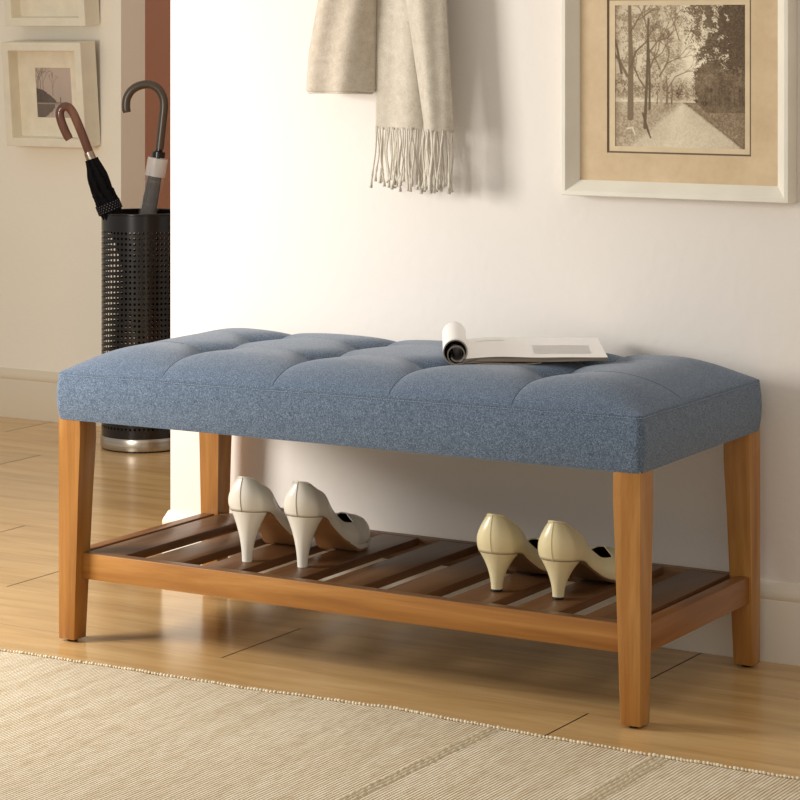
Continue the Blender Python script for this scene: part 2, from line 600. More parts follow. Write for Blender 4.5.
for (x, y) in ((-OV, -OV), (L + OV, -OV), (L + OV, D + OV), (-OV, D + OV)):
    bm = bmesh.new()
    x, y = rounded(x, y)
    sx = .7 if x > 0 else -.7; sy = .7 if y > 0 else -.7
    xc, yc = min(max(x, 0), L), min(max(y, 0), D)
    add_tube(bm, [(x + sx * (.0044 * math.sin(PI * q)) , y + sy * (.0044 * math.sin(PI * q)), lerp(zseam(xc, yc), ztop(xc, yc), q)) for q in np.linspace(.02, .97, 14)], .0008, 8)
    obj('corner_seam', bm, m_blue, cushion, smooth=True)
for a in range(1, NXC):
    for b in range(1, NYC):
        bm = bmesh.new()
        c = cush_pt(a / NXC, b / NYC)
        add_lathe(bm, [(.0001, .0022), (.003, .002), (.0055, .001), (.006, -.001)], c, 16)
        obj('tuft_knot', bm, m_blue, cushion, smooth=True)

# ------------------------------------------------------------------ shoes
def shoe(label, loc, ang, side, style, group):
    root = thing('pump_shoe', label, 'shoe', loc, ang, group)
    if style == 'A':
        hs, bk, xt, plat = .0850, .0560, .214, .011
        mu, ms, tipr, topw = m_shoe_a, m_sole_a, .0088, .0290
    else:
        hs, bk, xt, plat = .0620, .0600, .220, .004
        mu, ms, tipr, topw = m_shoe_b, m_sole_b, .0092, .0295
    xb = -.019
    def zb(x):
        return lerp(hs, plat, sstep(.012, .150, x) * .93 + .07 * sstep(-.02, .03, x)) + (.008 * sstep(.165, xt, x))
    def w(x):
        K = [(-.019, .0265), (.0, .0290), (.03, .0285), (.07, .0235), (.10, .0265), (.135, .0362), (.165, .0378), (.19, .0335), (xt, .024)]
        for (a, va), (b, vb) in zip(K[:-1], K[1:]):
            if x <= b:
                r = lerp(va, vb, sstep(a, b, x)); break
        else: r = K[-1][1]
        e = min(1, max(0, (x - xb) / .018)); r *= math.sqrt(1 - (1 - e) ** 2)
        e = min(1, max(0, (xt - x) / .034)); r *= math.sqrt(1 - (1 - e) ** 2)
        return max(r, .0012)
    def cen(x): return side * .007 * (max(0, x - .06) / .15) ** 2
    def hgt(x):
        # height of the top line above the sole line
        K = [(-.02, bk), (-.012, bk * .975), (.0, bk * .90), (.02, bk * .78), (.045, .040), (.08, .031), (.11, .030), (.135, .037), (.158, .050), (.18, .043), (.2, .031), (xt, .016)]
        for (a, va), (b, vb) in zip(K[:-1], K[1:]):
            if x <= b: return lerp(va, vb, (x - a) / (b - a))
        return K[-1][1]
    NS = 52
    xs = [xb + (xt - xb) * (.5 - .5 * math.cos(PI * i / NS)) for i in range(NS + 1)]
    closed = lambda x: sstep(.136, .168, x) ** .7
    NQ = 14
    def half(x, sg):
        W, H, z0, c = w(x), hgt(x), zb(x), closed(x)
        back = 1 - sstep(-.019, .02, x)
        out = []
        for i in range(NQ + 1):
            q = i / NQ
            # open profile: nearly upright wall leaning in at the top
            yo = W * (1 + .13 * math.sin(PI * q ** .8)) - W * lerp(.20, .46, 1 - sstep(-.005, .06, x)) * q ** 2.2
            zo = H * q
            # closed profile: dome
            th = q * PI / 2
            yc = W * (1.04 * math.cos(th) ** .75 if q < 1 else 0)
            zc_ = H * math.sin(th) ** .9
            y = lerp(yo, yc, c); z = lerp(zo, zc_, c)
            # counter curve at the back: bulges out then tucks in to the top line
            xo = x - back * .006 * math.sin(PI * q) + back * .004 * q * q
            out.append(Vector((xo, cen(x) + sg * max(y, 0), z0 + z)))
        return out
    bm = bmesh.new()
    rows = []
    for x in xs:
        l_, r_ = half(x, -1), half(x, 1)
        rows.append(l_)
    Lr = [bm_row for bm_row in ([[bm.verts.new(p) for p in half(x, -1)] for x in xs],)][0]
    Rr = [[bm.verts.new(p) for p in half(x, 1)] for x in xs]
    for R in (Lr, Rr):
        for i in range(NS):
            for j in range(NQ):
                bm.faces.new((R[i][j], R[i][j + 1], R[i + 1][j + 1], R[i + 1][j]))
    # close heel and toe ends
    for i in (0, NS):
        for j in range(NQ):
            bm.faces.new((Lr[i][j], Lr[i][j + 1], Rr[i][j + 1], Rr[i][j]))
    bmesh.ops.remove_doubles(bm, verts=bm.verts[:], dist=.00025)
    up = obj('upper', bm, [mu, m_lining], root, smooth=True, angle=70)
    md = up.modifiers.new('thick', 'SOLIDIFY')
    md.thickness = .0014; md.offset = -1; md.material_offset = 1; md.material_offset_rim = 0
    # top line binding
    bm = bmesh.new()
    tl = [half(x, -1)[-1] for x in xs if closed(x) < .96][::-1] + [half(x, 1)[-1] for x in xs if closed(x) < .96]
    add_tube(bm, tl + [tl[0]], .0011, 8, cap=False)
    obj('topline_binding', bm, mu, root, smooth=True)
    # insole
    bm = bmesh.new()
    rows = [[(x, cen(x) + w(x) * .95 * k, zb(x) + .002) for k in (-1, -.5, 0, .5, 1)] for x in xs[1:-1]]
    add_grid(bm, rows)
    obj('insole', bm, m_lining, root, smooth=True)
    # sole
    bm = bmesh.new()
    rows = []
    for x in [x for x in xs if x > .026]:
        th = (.0032 if style == 'B' else lerp(.003, .0045, sstep(.1, .14, x)))
        if style == 'A': th = min(th, .01)
        Wd = w(x) * (1.01 if x > .06 else .93)
        z = zb(x) - (lerp(0, plat - .0045, sstep(.118, .15, x)) if style == 'A' else 0)
        c = cen(x)
        rows.append([(x, c - Wd, z + .0006), (x, c - Wd * 1.01, z - th * .5), (x, c - Wd * .97, z - th), (x, c, z - th), (x, c + Wd * .97, z - th), (x, c + Wd * 1.01, z - th * .5), (x, c + Wd, z + .0006)])
    V = add_grid(bm, rows, closed_u=True)
    bm.faces.new(V[0][::-1]); bm.faces.new(V[-1])
    obj('outsole', bm, ms, root, smooth=True, angle=50)
    if style == 'A':
        bm = bmesh.new()
        rows = []
        for x in [x for x in xs if x > .112]:
            Wd = w(x) * 1.035; z1 = zb(x) + .0012; c = cen(x)
            z0 = zb(x) - lerp(.0005, plat - .0045, sstep(.112, .15, x))
            rows.append([(x, c - Wd, z1), (x, c - Wd * 1.02, (z0 + z1) / 2), (x, c - Wd, z0), (x, c + Wd, z0), (x, c + Wd * 1.02, (z0 + z1) / 2), (x, c + Wd, z1)])
        V = add_grid(bm, rows, closed_u=True)
        bm.faces.new(V[0][::-1]); bm.faces.new(V[-1])
        obj('platform', bm, mu, root, smooth=True, angle=50)
    # heel
    bm = bmesh.new()
    NP, NT = 28, 20
    rows = []
    tip = .004 if style == 'B' else .0022
    for i in range(NT + 1):
        t = i / NT
        k = (1 - t) ** (2.0 if style == 'A' else 2.1) * .93 + .07 * (1 - t)
        ring = []
        for j in range(NP):
            a = 2 * PI * j / NP
            ca, sa = math.cos(a), math.sin(a)
            # top outline: follows the counter at the back, straight breast at the front
            X = .0105 + (.0295 if ca < 0 else .030 * (1 - .35 * abs(sa) ** 3)) * (abs(ca) ** .8) * (1 if ca > 0 else -1)
            Yt = topw * (abs(sa) ** .85) * (1 if sa > 0 else -1)
            X = max(X, xb - .001)
            if X < .002: Yt *= 1.0
            xbot = .0015 + tipr * (ca if ca < 0 else ca * .75)
            ybot = tipr * sa
            x_, y_ = lerp(xbot, X, k), lerp(ybot, Yt, k)
            ztop_ = zb(X) - .0008
            z_ = lerp(tip, ztop_, (1 - t))
            ring.append((x_, y_, z_))
        rows.append(ring)
    V = add_grid(bm, rows, closed_u=True)
    bm.faces.new(V[-1]); bm.faces.new(V[0][::-1])
    hl = obj('heel', bm, mu, root, smooth=True, angle=50)
    bm = bmesh.new()
    add_lathe(bm, [(tipr * .93, 0), (tipr * .97, tip * .5), (tipr * .95, tip + .0002)], (.0010, 0, 0), 24, True, True)
    obj('heel_tip', bm, m_black if style == 'B' else mu, hl, smooth=True, angle=40)
    # back seam and heel seam
    bm = bmesh.new()
    pl = [p + Vector((-.0003, 0, 0)) for p in half(xb, 1)]
    for p in pl: p.y = cen(xb)
    add_tube(bm, pl, .00055, 6)
    obj('back_seam', bm, m_seam_a if style == 'A' else mu, up)
    # heel cover seam
    bm = bmesh.new()
    rg = [(x, s * w(x) * 1.012, zb(x) + .0001) for s, seq in ((-1, [x for x in xs if x < .034][::-1]), (1, [x for x in xs if x < .034])) for x in seq]
    add_tube(bm, rg, .0003, 6)
    obj('heel_seam', bm, m_seam_a, hl)
    return root

g1, g2 = None, None
HA = math.radians(87)
shoe('glossy ivory high-heeled pump nearest the left end of the bench shelf', (.3120, .099, SH), math.radians(97), 1, 'A', g1)
shoe('glossy ivory high-heeled pump, second from the left, its dark opening showing', (.4136, .109, SH), math.radians(98), -1, 'A', g1)
shoe('cream pump with low black-tipped heel, the left one of its pair on the shelf', (.7704, .113, SH), math.radians(94), 1, 'B', g2)
shoe('cream pump with low black-tipped heel, its toe hidden behind the right front bench leg', (.8774, .113, SH), math.radians(92), -1, 'B', g2)

# ------------------------------------------------------------------ magazine
MZ = .4990
mag = thing('magazine', 'open magazine with its left pages rolled up, lying on the blue bench cushion', 'magazine', (.703, .117, MZ - .005), math.radians(30))
mag.rotation_euler = (0, math.radians(-1.6), math.radians(30))
MV = .255
def extrude_sec(sec, y0, y1, ny=10, bend=None, mi=None):
    rows = []
    for i in range(ny + 1):
        y = lerp(y0, y1, i / ny)
        rows.append([(p[0], y, p[1] + (bend(p[0], y) if bend else 0)) for p in sec])
    return rows
# flat page block
top = lambda u: .0085 + .0035 * math.exp(-((u - .055) / .05) ** 2) - .002 * sstep(.15, .235, u)
bot = lambda u: .0015 + .0022 * math.exp(-((u - .055) / .05) ** 2)
us = list(np.linspace(.004, .232, 26))
bm = bmesh.new()
T = add_grid(bm, [[(u + .0, y, top(u)) for u in us] for y in np.linspace(0, MV, 8)], mi=0)
B = add_grid(bm, [[(u + .002, y, bot(u)) for u in us] for y in np.linspace(0, MV, 8)], mi=1)
for j in range(len(us) - 1):
    f = bm.faces.new((T[0][j], B[0][j], B[0][j + 1], T[0][j + 1])); f.material_index = 1
    f = bm.faces.new((T[-1][j], T[-1][j + 1], B[-1][j + 1], B[-1][j])); f.material_index = 1
for i in range(7):
    f = bm.faces.new((T[i][-1], B[i][-1], B[i + 1][-1], T[i + 1][-1])); f.material_index = 1
    f = bm.faces.new((T[i][0], T[i + 1][0], B[i + 1][0], B[i][0])); f.material_index = 1
blk = obj('page_block', bm, [m_paper, m_edge], mag, smooth=True, angle=35)
# curled left pages: spiral sheet
R0 = .0215
def spiral(r_out, turns, shrink, c=(-.006, .0210)):
    out = []
    n = int(60 * turns)
    for i in range(n + 1):
        a = -PI / 2 - 2 * PI * turns * i / n + .5
        r = r_out - shrink * i / n
        out.append((c[0] + r * math.cos(a), c[1] + r * math.sin(a)))
    return out
bm = bmesh.new()
sec = [(.030, .0080), (.018, .0058), (.008, .0025)] + spiral(R0, 1.02, .0035)[5:]
add_grid(bm, extrude_sec(sec, 0, MV * .97))
roll = obj('rolled_pages', bm, [m_paper, m_cover], mag, smooth=True)
md = roll.modifiers.new('t', 'SOLIDIFY'); md.thickness = .0022; md.offset = -1; md.material_offset = 1; md.material_offset_rim = 1
bm = bmesh.new()
add_grid(bm, extrude_sec(spiral(R0 - .0055, 1.25, .006, (-.0045, .0165)), .0005, MV * .96))
r2 = obj('inner_rolled_pages', bm, m_cover, roll, smooth=True)
md = r2.modifiers.new('t', 'SOLIDIFY'); md.thickness = .0016; md.offset = 0
# loose cover sheet beneath
bm = bmesh.new()
add_grid(bm, [[(u, y, -.0008 + .0022 * math.sin(u * 34) ** 2 - .001 * (u > .1)) for u in np.linspace(.0, .128, 20)] for y in np.linspace(-.004, MV * .8, 5)])
cv = obj('cover_sheet', bm, m_edge, mag, smooth=True)
md = cv.modifiers.new('t', 'SOLIDIFY'); md.thickness = .0009
# faint print on the page
def ink(u0, u1, y0, y1):
    N = 6
    bm = bmesh.new()
    rows = [[(lerp(u0, u1, i / N), y, top(lerp(u0, u1, i / N)) + .0003) for i in range(N + 1)] for y in (y0, y1)]
    add_grid(bm, rows)
    obj('text_line', bm, m_ink, blk)
for k in range(9):
    ink(.118, .212 - .004 * random.random(), .045 + k * .0125, .0505 + k * .0125)
ink(.03, .075, .205, .209)

# ------------------------------------------------------------------ rug
bm = bmesh.new()
RX0, RX1 = -1.6, 2.7
EP = []
for u_, v_ in ((-60, 640), (0, 648.5), (125, 667.5), (250, 687.5), (350, 701), (400, 708), (515, 730), (650, 753.5), (800, 777.5), (900, 794)):
    d_ = ray(u_, v_); k_ = (.006 - CAM[2]) / d_[2]
    EP.append((CAM[0] + d_[0] * k_, CAM[1] + d_[1] * k_ - .004))
def rug_edge(x): return float(np.interp(x, [p[0] for p in EP], [p[1] for p in EP])) + .0012 * math.sin(x * 37) + .0008 * math.sin(x * 83)
nx = 220
rows = []
for y in [None, -.012, -.3, -1.0, -2.4]:
    rows.append([(lerp(RX0, RX1, i / nx), (rug_edge(lerp(RX0, RX1, i / nx)) + (0 if y is None else (y if y == -.012 else 0))) if (y is None or y == -.012) else y, .0065 if y is not None else .0045) for i in range(nx + 1)])
V = add_grid(bm, rows)
bt = [bm.verts.new((v0.co.x, v0.co.y, .0)) for v0 in V[0]]
for i in range(nx):
    bm.faces.new((V[0][i], bt[i], bt[i + 1], V[0][i + 1]))
rug = obj('woven_rug', bm, m_rug, None, smooth=True)
for p in rug.data.polygons: pass
tag(rug, 'ribbed beige woven rug spread on the wooden floor in front of the bench', 'rug')
bm = bmesh.new()
x = -.6
while x < 1.75:
    y = rug_edge(x)
    p0 = Vector((x - .0028, y + .0028, .0038)); p1 = Vector((x + .0032, y - .008, .0078))
    r = random.uniform(.0018, .0030)
    p0.y += random.uniform(-.0015, .0015); p1.z -= random.uniform(0, .0012)
    add_tube(bm, [p0, p0 + (p1 - p0) * .3 + Vector((0, 0, .0012)), p0 + (p1 - p0) * .7 + Vector((0, 0, .0008)), p1], [r * .5, r, r, r * .5], 8)
    x += random.uniform(.0045, .0075)
e = obj('edge_binding', bm, m_rug_edge, rug, smooth=True)
e['kind'] = 'stuff'
bm = bmesh.new()
def on_rug(u, v):
    d = ray(u, v); k = (.006 - CAM[2]) / d[2]
    return CAM + d * k
ribs = []
for (ua, va, ub, vb, n_) in ((500, 728, 400, 776, 3), (666, 757, 600, 796, 4)):
    A0, B0 = on_rug(ua, va), on_rug(ub, vb)
    print('RIB', A0, B0)
    for q in range(n_):
        ribs.append((A0[0] + (q - n_ / 2) * .0075, (B0[0] - A0[0]) / (B0[1] - A0[1])))
for k_, (xr_, sl_) in enumerate(ribs):
    y0_ = rug_edge(xr_) - .008
    bm = bmesh.new()
    pts = [(xr_ + (y - y0_) * sl_ + .0009 * math.sin(y * 60 + k_), y, .0052 + .0005 * math.sin(y * 290 + k_ * 2)) for y in np.linspace(y0_, -1.3, 220)]
    add_tube(bm, pts, [.0031 + .0006 * math.sin(i * 2.1 + k_) for i in range(220)], 8)
    obj('raised_rib', bm, m_rug_rib, rug, smooth=True)

# ------------------------------------------------------------------ painting pictures into vertex colours
def vnoise(h, w, cells, rng):
    g = rng.random((cells + 2, cells + 2))
    yy = np.linspace(0, cells, h)[:, None]; xx = np.linspace(0, cells, w)[None, :]
    yi = np.floor(yy).astype(int); xi = np.floor(xx).astype(int)
    fy = yy - yi; fx = xx - xi
    fy = fy * fy * (3 - 2 * fy); fx = fx * fx * (3 - 2 * fx)
    return (g[yi, xi] * (1 - fy) * (1 - fx) + g[yi, xi + 1] * (1 - fy) * fx + g[yi + 1, xi] * fy * (1 - fx) + g[yi + 1, xi + 1] * fy * fx)
def fbm(h, w, base, rng, oct=4):
    o = 0; a = 1; s = 0
    for k in range(oct):
        o = o + a * vnoise(h, w, base * 2 ** k, rng); s += a; a *= .62
    return o / s
def stroke(A, x0, y0, x1, y1, w0, w1, val, op=1.0):
    h, w = A.shape
    YY, XX = np.mgrid[0:h, 0:w]
    X = (XX + .5) / w; Y = (YY + .5) / h
    dx, dy = x1 - x0, y1 - y0
    t = np.clip(((X - x0) * dx + (Y - y0) * dy) / (dx * dx + dy * dy + 1e-9), 0, 1)
    d = np.hypot(X - x0 - t * dx, Y - y0 - t * dy)
    wd = w0 + (w1 - w0) * t
    m = np.clip((wd - d) * w + .5, 0, 1) * op
    A[:] = A * (1 - m) + val * m
def branch(A, x, y, ang, ln, wd, val, dep, rng):
    x1 = x + math.cos(ang) * ln; y1 = y - math.sin(ang) * ln
    stroke(A, x, y, x1, y1, wd, wd * .7, val, .85)
    if dep > 0:
        for k in range(2 if dep > 1 else 3):
            branch(A, x1, y1, ang + rng.uniform(-.65, .65), ln * rng.uniform(.62, .85), wd * .62, val, dep - 1, rng)

def paint_lane(h=270, w=250):
    rng = np.random.default_rng(5)
    YY, XX = np.mgrid[0:h, 0:w]; X = (XX + .5) / w; Y = (YY + .5) / h
    A = np.full((h, w), .96)
    n = fbm(h, w, 10, rng, 5); nf = vnoise(h, w, 120, rng); n2 = fbm(h, w, 22, rng, 4)
    # left canopy
    can = np.clip((.70 - Y) / .1, 0, 1) * np.clip((.62 - X) / .14, 0, 1)
    A -= can * (.14 + .42 * (n2 + .3 * (nf - .5) > .5) * rng.random((h, w)) + .25 * (n - .4))
    # gap of sky
    A += .1 * np.exp(-((X - .56) / .07) ** 2 - ((Y - .35) / .2) ** 2)
    # distant trees
    A -= .28 * np.exp(-((X - .52) / .13) ** 2 - ((Y - .63) / .05) ** 2) * (.5 + nf)
    A -= .25 * np.clip((.69 - Y) / .05, 0, 1) * np.clip((Y - .5) / .05, 0, 1) * nf
    # ground
    gr = Y > .68
    A = np.where(gr, .62 + .2 * (n - .5) + .18 * (nf - .5), A)
    vp = (.51, .675)
    tl = (Y - vp[1]) / (1 - vp[1] + 1e-6)
    rl, rr = .51 - tl * .42, .53 + tl * .46
    road = np.clip((X - rl) / .05, 0, 1) * np.clip((rr - X) / .03, 0, 1) * gr
    A = A * (1 - road) + road * (.80 + .10 * (n - .5) + .05 * (nf - .5) + .04 * np.cos((X - .51) / (tl + .05) * 9))
    right = gr & (X > rr)
    A = np.where(right, .42 + .25 * (nf - .5) + .2 * (n - .5) + .1 * (Y - .7), A)
    A -= .12 * np.exp(-((X - rr) / .012) ** 2) * gr
    # low hedge shadow right
    A = np.where((Y > .66) & (Y < .75) & (X > .60 + (Y - .66) * 1.2), .2 + .15 * nf, A)
    # bush mass middle right
    e = ((X - .84) / .25) ** 2 + ((Y - .55) / .2) ** 2 + .55 * (n - .5)
    nff = rng.random((h, w)) * .5 + nf * .5
    A = np.where((e + .5 * (nff - .5) < 1) & (Y < .70), np.clip(.08 + 1.0 * np.clip(.86 - Y * 1.0, 0, 1) * nff + .45 * (n2 - .45), .08, 1), A)
    # big dark tree top right
    e = ((X - .98) / .40) ** 2 + ((Y - .12) / .36) ** 2 + 1.3 * (n2 - .5)
    A = np.where(e + .9 * (nff - .5) < 1, .12 + .6 * np.clip(.86 - X, 0, 1) * (nf + .7) + .1 * nf, A)
    e2 = (e < 1) & (n2 + .25 * (nff - .5) > .58) & (X < .88)
    A = np.where(e2, .82, A)
    for s in range(8):
        branch(A, .95, .18 + .02 * s, PI + rng.uniform(-.5, .6), .09, .006, .14, 3, rng)
    for k in range(9):
        x = .70 + .035 * k + rng.uniform(-.01, .01)
        stroke(A, x, .58, x + rng.uniform(-.008, .008), .70, .003, .005, .13, .7)
    # trunks left
    for (xb_, yb_, xt_, yt_, wd, val) in ((.125, .79, .118, .0, .024, .33), (.055, .48, -.02, .15, .010, .25), (.235, .86, .262, .1, .012, .22), (.272, .73, .262, .2, .009, .22),
                                         (.362, .71, .345, .35, .012, .62), (.405, .69, .40, .5, .008, .35), (.44, .69, .44, .55, .006, .3), (.33, .69, .33, .6, .004, .3)):
        stroke(A, xb_, yb_, (xb_ + xt_) / 2 + .006, (yb_ + yt_) / 2, wd, wd * .8, val)
        stroke(A, (xb_ + xt_) / 2 + .006, (yb_ + yt_) / 2, xt_, yt_, wd * .8, wd * .5, val)
    for (x, y, a, ln, wd, d) in ((.12, .45, 1.2, .13, .010, 4), (.10, .5, 2.1, .14, .012, 4), (.255, .5, 1.2, .12, .007, 5), (.26, .35, .9, .12, .006, 5), (.265, .2, 1.9, .1, .005, 4),
                                 (.35, .5, 1.0, .11, .006, 5), (.35, .45, 2.0, .1, .005, 4), (.40, .6, .95, .12, .004, 4), (.12, .2, 1.0, .1, .007, 4), (.25, .6, 2.2, .1, .007, 4), (.5, .25, 1.9, .1, .004, 3)):
        branch(A, x, y, a, ln, wd, .26, d, rng)
    # fence stumps / chairs at left front
    for (x0, y0, x1, y1) in ((.22, .76, .25, .86), (.235, .80, .27, .90), (.10, .87, .14, .86), (.14, .86, .16, .91), (.25, .86, .28, .93)):
        stroke(A, x0, y0, x1, y1, .007, .005, .2 if x0 > .2 else .85)
    A = np.clip(A + .04 * (rng.random((h, w)) - .5) + .05 * (nf - .5), 0, 1)
    A *= 1 - .25 * np.clip((np.abs(X - .5) - .44) / .06, 0, 1)
    dk, ml, lt = np.array(lin((62, 48, 38))[:3]), np.array(lin((160, 140, 114))[:3]), np.array(lin((250, 238, 210))[:3])
    a = A[..., None]
    return np.where(a < .5, dk + (ml - dk) * (a / .5), ml + (lt - ml) * ((a - .5) / .5))

def paint_lake(h=110, w=88, seed=3):
    rng = np.random.default_rng(seed)
    YY, XX = np.mgrid[0:h, 0:w]; X = (XX + .5) / w; Y = (YY + .5) / h
    A = .70 - .18 * Y + .03 * (vnoise(h, w, 6, rng) - .5)
    n = fbm(h, w, 8, rng, 4)
    hz = .70
    shore = hz - .36 * np.clip(1 - X / .55, 0, 1) ** .6 * (1 - .3 * n)
    A = np.where((Y > shore) & (Y < hz) & (X < .62), .12 + .1 * n, A)
    A = np.where(Y >= hz, .52 + .2 * (Y - hz), A)
    A = np.where((Y >= hz) & (Y < hz + .05) & (X < .6), .42, A)
    A = np.where((Y >= hz + .03) & (Y < hz + .06 + .28 * np.clip(1 - X / .5, 0, 1) ** .6 + .05 * n) & (X < .5), .18 + .08 * n, A)
    for (x, y, a, ln, wd, d) in ((.12, .42, 1.5, .14, .012, 4), (.2, .45, 1.6, .14, .010, 4), (.05, .4, 1.4, .16, .012, 4), (.46, .55, 1.55, .15, .010, 4), (.03, .3, 1.2, .1, .01, 3)):
        branch(A, x, y, a, ln, wd, .25, d, rng)
    for (x, y, a, ln, wd, d) in ((.46, .82, -1.5, .1, .008, 3), (.35, .9, -1.5, .06, .008, 3)):
        branch(A, x, y, a, ln, wd, .8, d, rng)
    stroke(A, .66, .60, .66, .71, .011, .008, .15)
    stroke(A, .5, .695, .70, .70, .008, .008, .2)
    A = np.clip(A, 0, 1)[..., None]
    dk, lt = np.array(lin((26, 18, 20))[:3]), np.array(lin((236, 216, 200))[:3])
    return dk + (lt - dk) * A

m_pic = M('printed_photograph')
_a = m_pic.n('ShaderNodeAttribute', attribute_name='picture')
m_pic = m_pic.set(_a.outputs['Color'], .7, spec=.06)

def picture(name, img, x0, x1, z0, z1, y, parent):
    h, w, _ = img.shape
    me = bpy.data.meshes.new(name)
    xs = np.linspace(x0, x1, w); zs = np.linspace(z1, z0, h)
    vs = [(float(a), y, float(b)) for b in zs for a in xs]
    fs = [(i * w + j, (i + 1) * w + j, (i + 1) * w + j + 1, i * w + j + 1) for i in range(h - 1) for j in range(w - 1)]
    me.from_pydata(vs, [], fs)
    ca = me.color_attributes.new('picture', 'FLOAT_COLOR', 'POINT')
    buf = np.ones((h * w, 4), dtype=np.float32); buf[:, :3] = img.reshape(-1, 3)
    ca.data.foreach_set('color', buf.ravel())
    return link(name, me, parent, m_pic)

def frame_bars(name, x0, x1, z0, z1, prof, mat, parent):
    """mitred moulding: prof = [(inset from outer edge, y)] swept round the rectangle"""
    bm = bmesh.new()
    rows = []
    for d, y in prof:
        rows.append([(x0 + d, y, z0 + d), (x1 - d, y, z0 + d), (x1 - d, y, z1 - d), (x0 + d, y, z1 - d)])
    add_grid(bm, rows, closed_u=True)
    return obj(name, bm, mat, parent)

def rect(name, x0, x1, z0, z1, y, mat, parent, hole=None, t=.0008):
    bm = bmesh.new()
    if hole is None:
        add_box(bm, x0, x1, y, y + t, z0, z1)
    else:
        a, b, c, d = hole
        o = [(x0, z0), (x1, z0), (x1, z1), (x0, z1)]; i = [(a, c), (b, c), (b, d), (a, d)]
        rows = [[(p[0], y + t, p[1]) for p in o], [(p[0], y, p[1]) for p in o], [(p[0], y, p[1]) for p in i], [(p[0], y + t, p[1]) for p in i]]
        add_grid(bm, rows, closed_u=True)
    return obj(name, bm, mat, parent)

# large picture on the main wall (local origin = bottom left on the wall)
fy = WY - .036
A_ = on_y(561, 197, fy); B_ = on_y(788.5, 201.5, fy)
fx0, fx1, fz0 = A_.x, B_.x, (A_.z + B_.z) / 2
fz1 = fz0 + .452
pf = thing('framed_picture', 'large white-framed sepia photograph of a tree-lined lane hanging above the bench', 'picture', (fx0, WY, fz0))
W_, H_ = fx1 - fx0, fz1 - fz0
frame_bars('frame', 0, W_, 0, H_, [(0, -.0005), (0, -.0345), (.0012, -.036), (.0075, -.036), (.0082, -.0355), (.0257, -.0180), (.0260, -.010), (.0260, -.002)], m_frame, pf)
ym = WY - .014
def loc2(u, v, y): 
    p = on_y(u, v, y); return p.x - fx0, p.z - fz0
mx0, mz0 = loc2(607.5, 152.5, ym); mx1, _z = loc2(751.5, 152.5, ym)
px0, pz0 = loc2(615, 146, ym); px1, pz1 = loc2(745, 4.7, ym)
bd = mz0; mtop = pz1 + (pz0 - mz0)
rect('mount', .024, W_ - .024, .024, H_ - .024, -.016, m_mat, pf, (mx0, mx1, mz0, mtop), .003)
rect('mount_line', mx0 - .0005, mx1 + .0005, mz0 - .0005, mtop + .0005, -.0145, m_line, pf, (mx0 + .0028, mx1 - .0028, mz0 + .0028, mtop - .0028), .002)
rect('inner_mount', mx0 + .002, mx1 - .002, mz0 + .002, mtop - .002, -.0138, m_mat_inner, pf, (px0, px1, pz0, pz1), .0008)
rect('backing_board', .01, W_ - .01, .01, H_ - .01, -.004, m_line, pf)
picture('photograph', paint_lane(), px0 - .001, px1 + .001, pz0 - .001, pz1 + .001, -.0130, pf)

# small leaning frames on the far wall
def small_frame(label, uL, vB, w, h, lean, dep, seed, op):
    y_b = FY - dep
    p = on_y(uL, vB, y_b)
    t = thing('framed_picture', label, 'picture', (p.x, FY - .001, p.z), 0, None)
    t.rotation_euler = (math.radians(lean), 0, 0)
    d = -dep
    frame_bars('frame', 0, w, 0, h, [(.002, 0), (0, -.002), (0, d + .001), (.001, d), (.0205, d), (.0215, d + .001), (.0225, -.024)], m_frame_far, t)
    rect('mount', .0215, w - .0215, .0215, h - .0215, -.026, m_mat_far, t, (op[0] * w, op[1] * w, op[2] * h, op[3] * h), .002)
    rect('backing_board', .006, w - .006, .006, h - .006, -.006, m_line, t)
    picture('photograph', paint_lake(seed=seed), op[0] * w - .001, op[1] * w + .001, op[2] * h - .001, op[3] * h + .001, -.0238, t)
    return t
small_frame('small cream box frame with a misty lake photograph, tilted forward on the far wall', 6.8, 143.5, .2590, .2700, 5.2, .064, 3, (.30, .745, .265, .745))
small_frame('upper of two cream box frames on the far wall, cut by the photo edge', 5.6, 24, .2610, .2700, 5.2, .064, 9, (.33, .68, .31, .70))

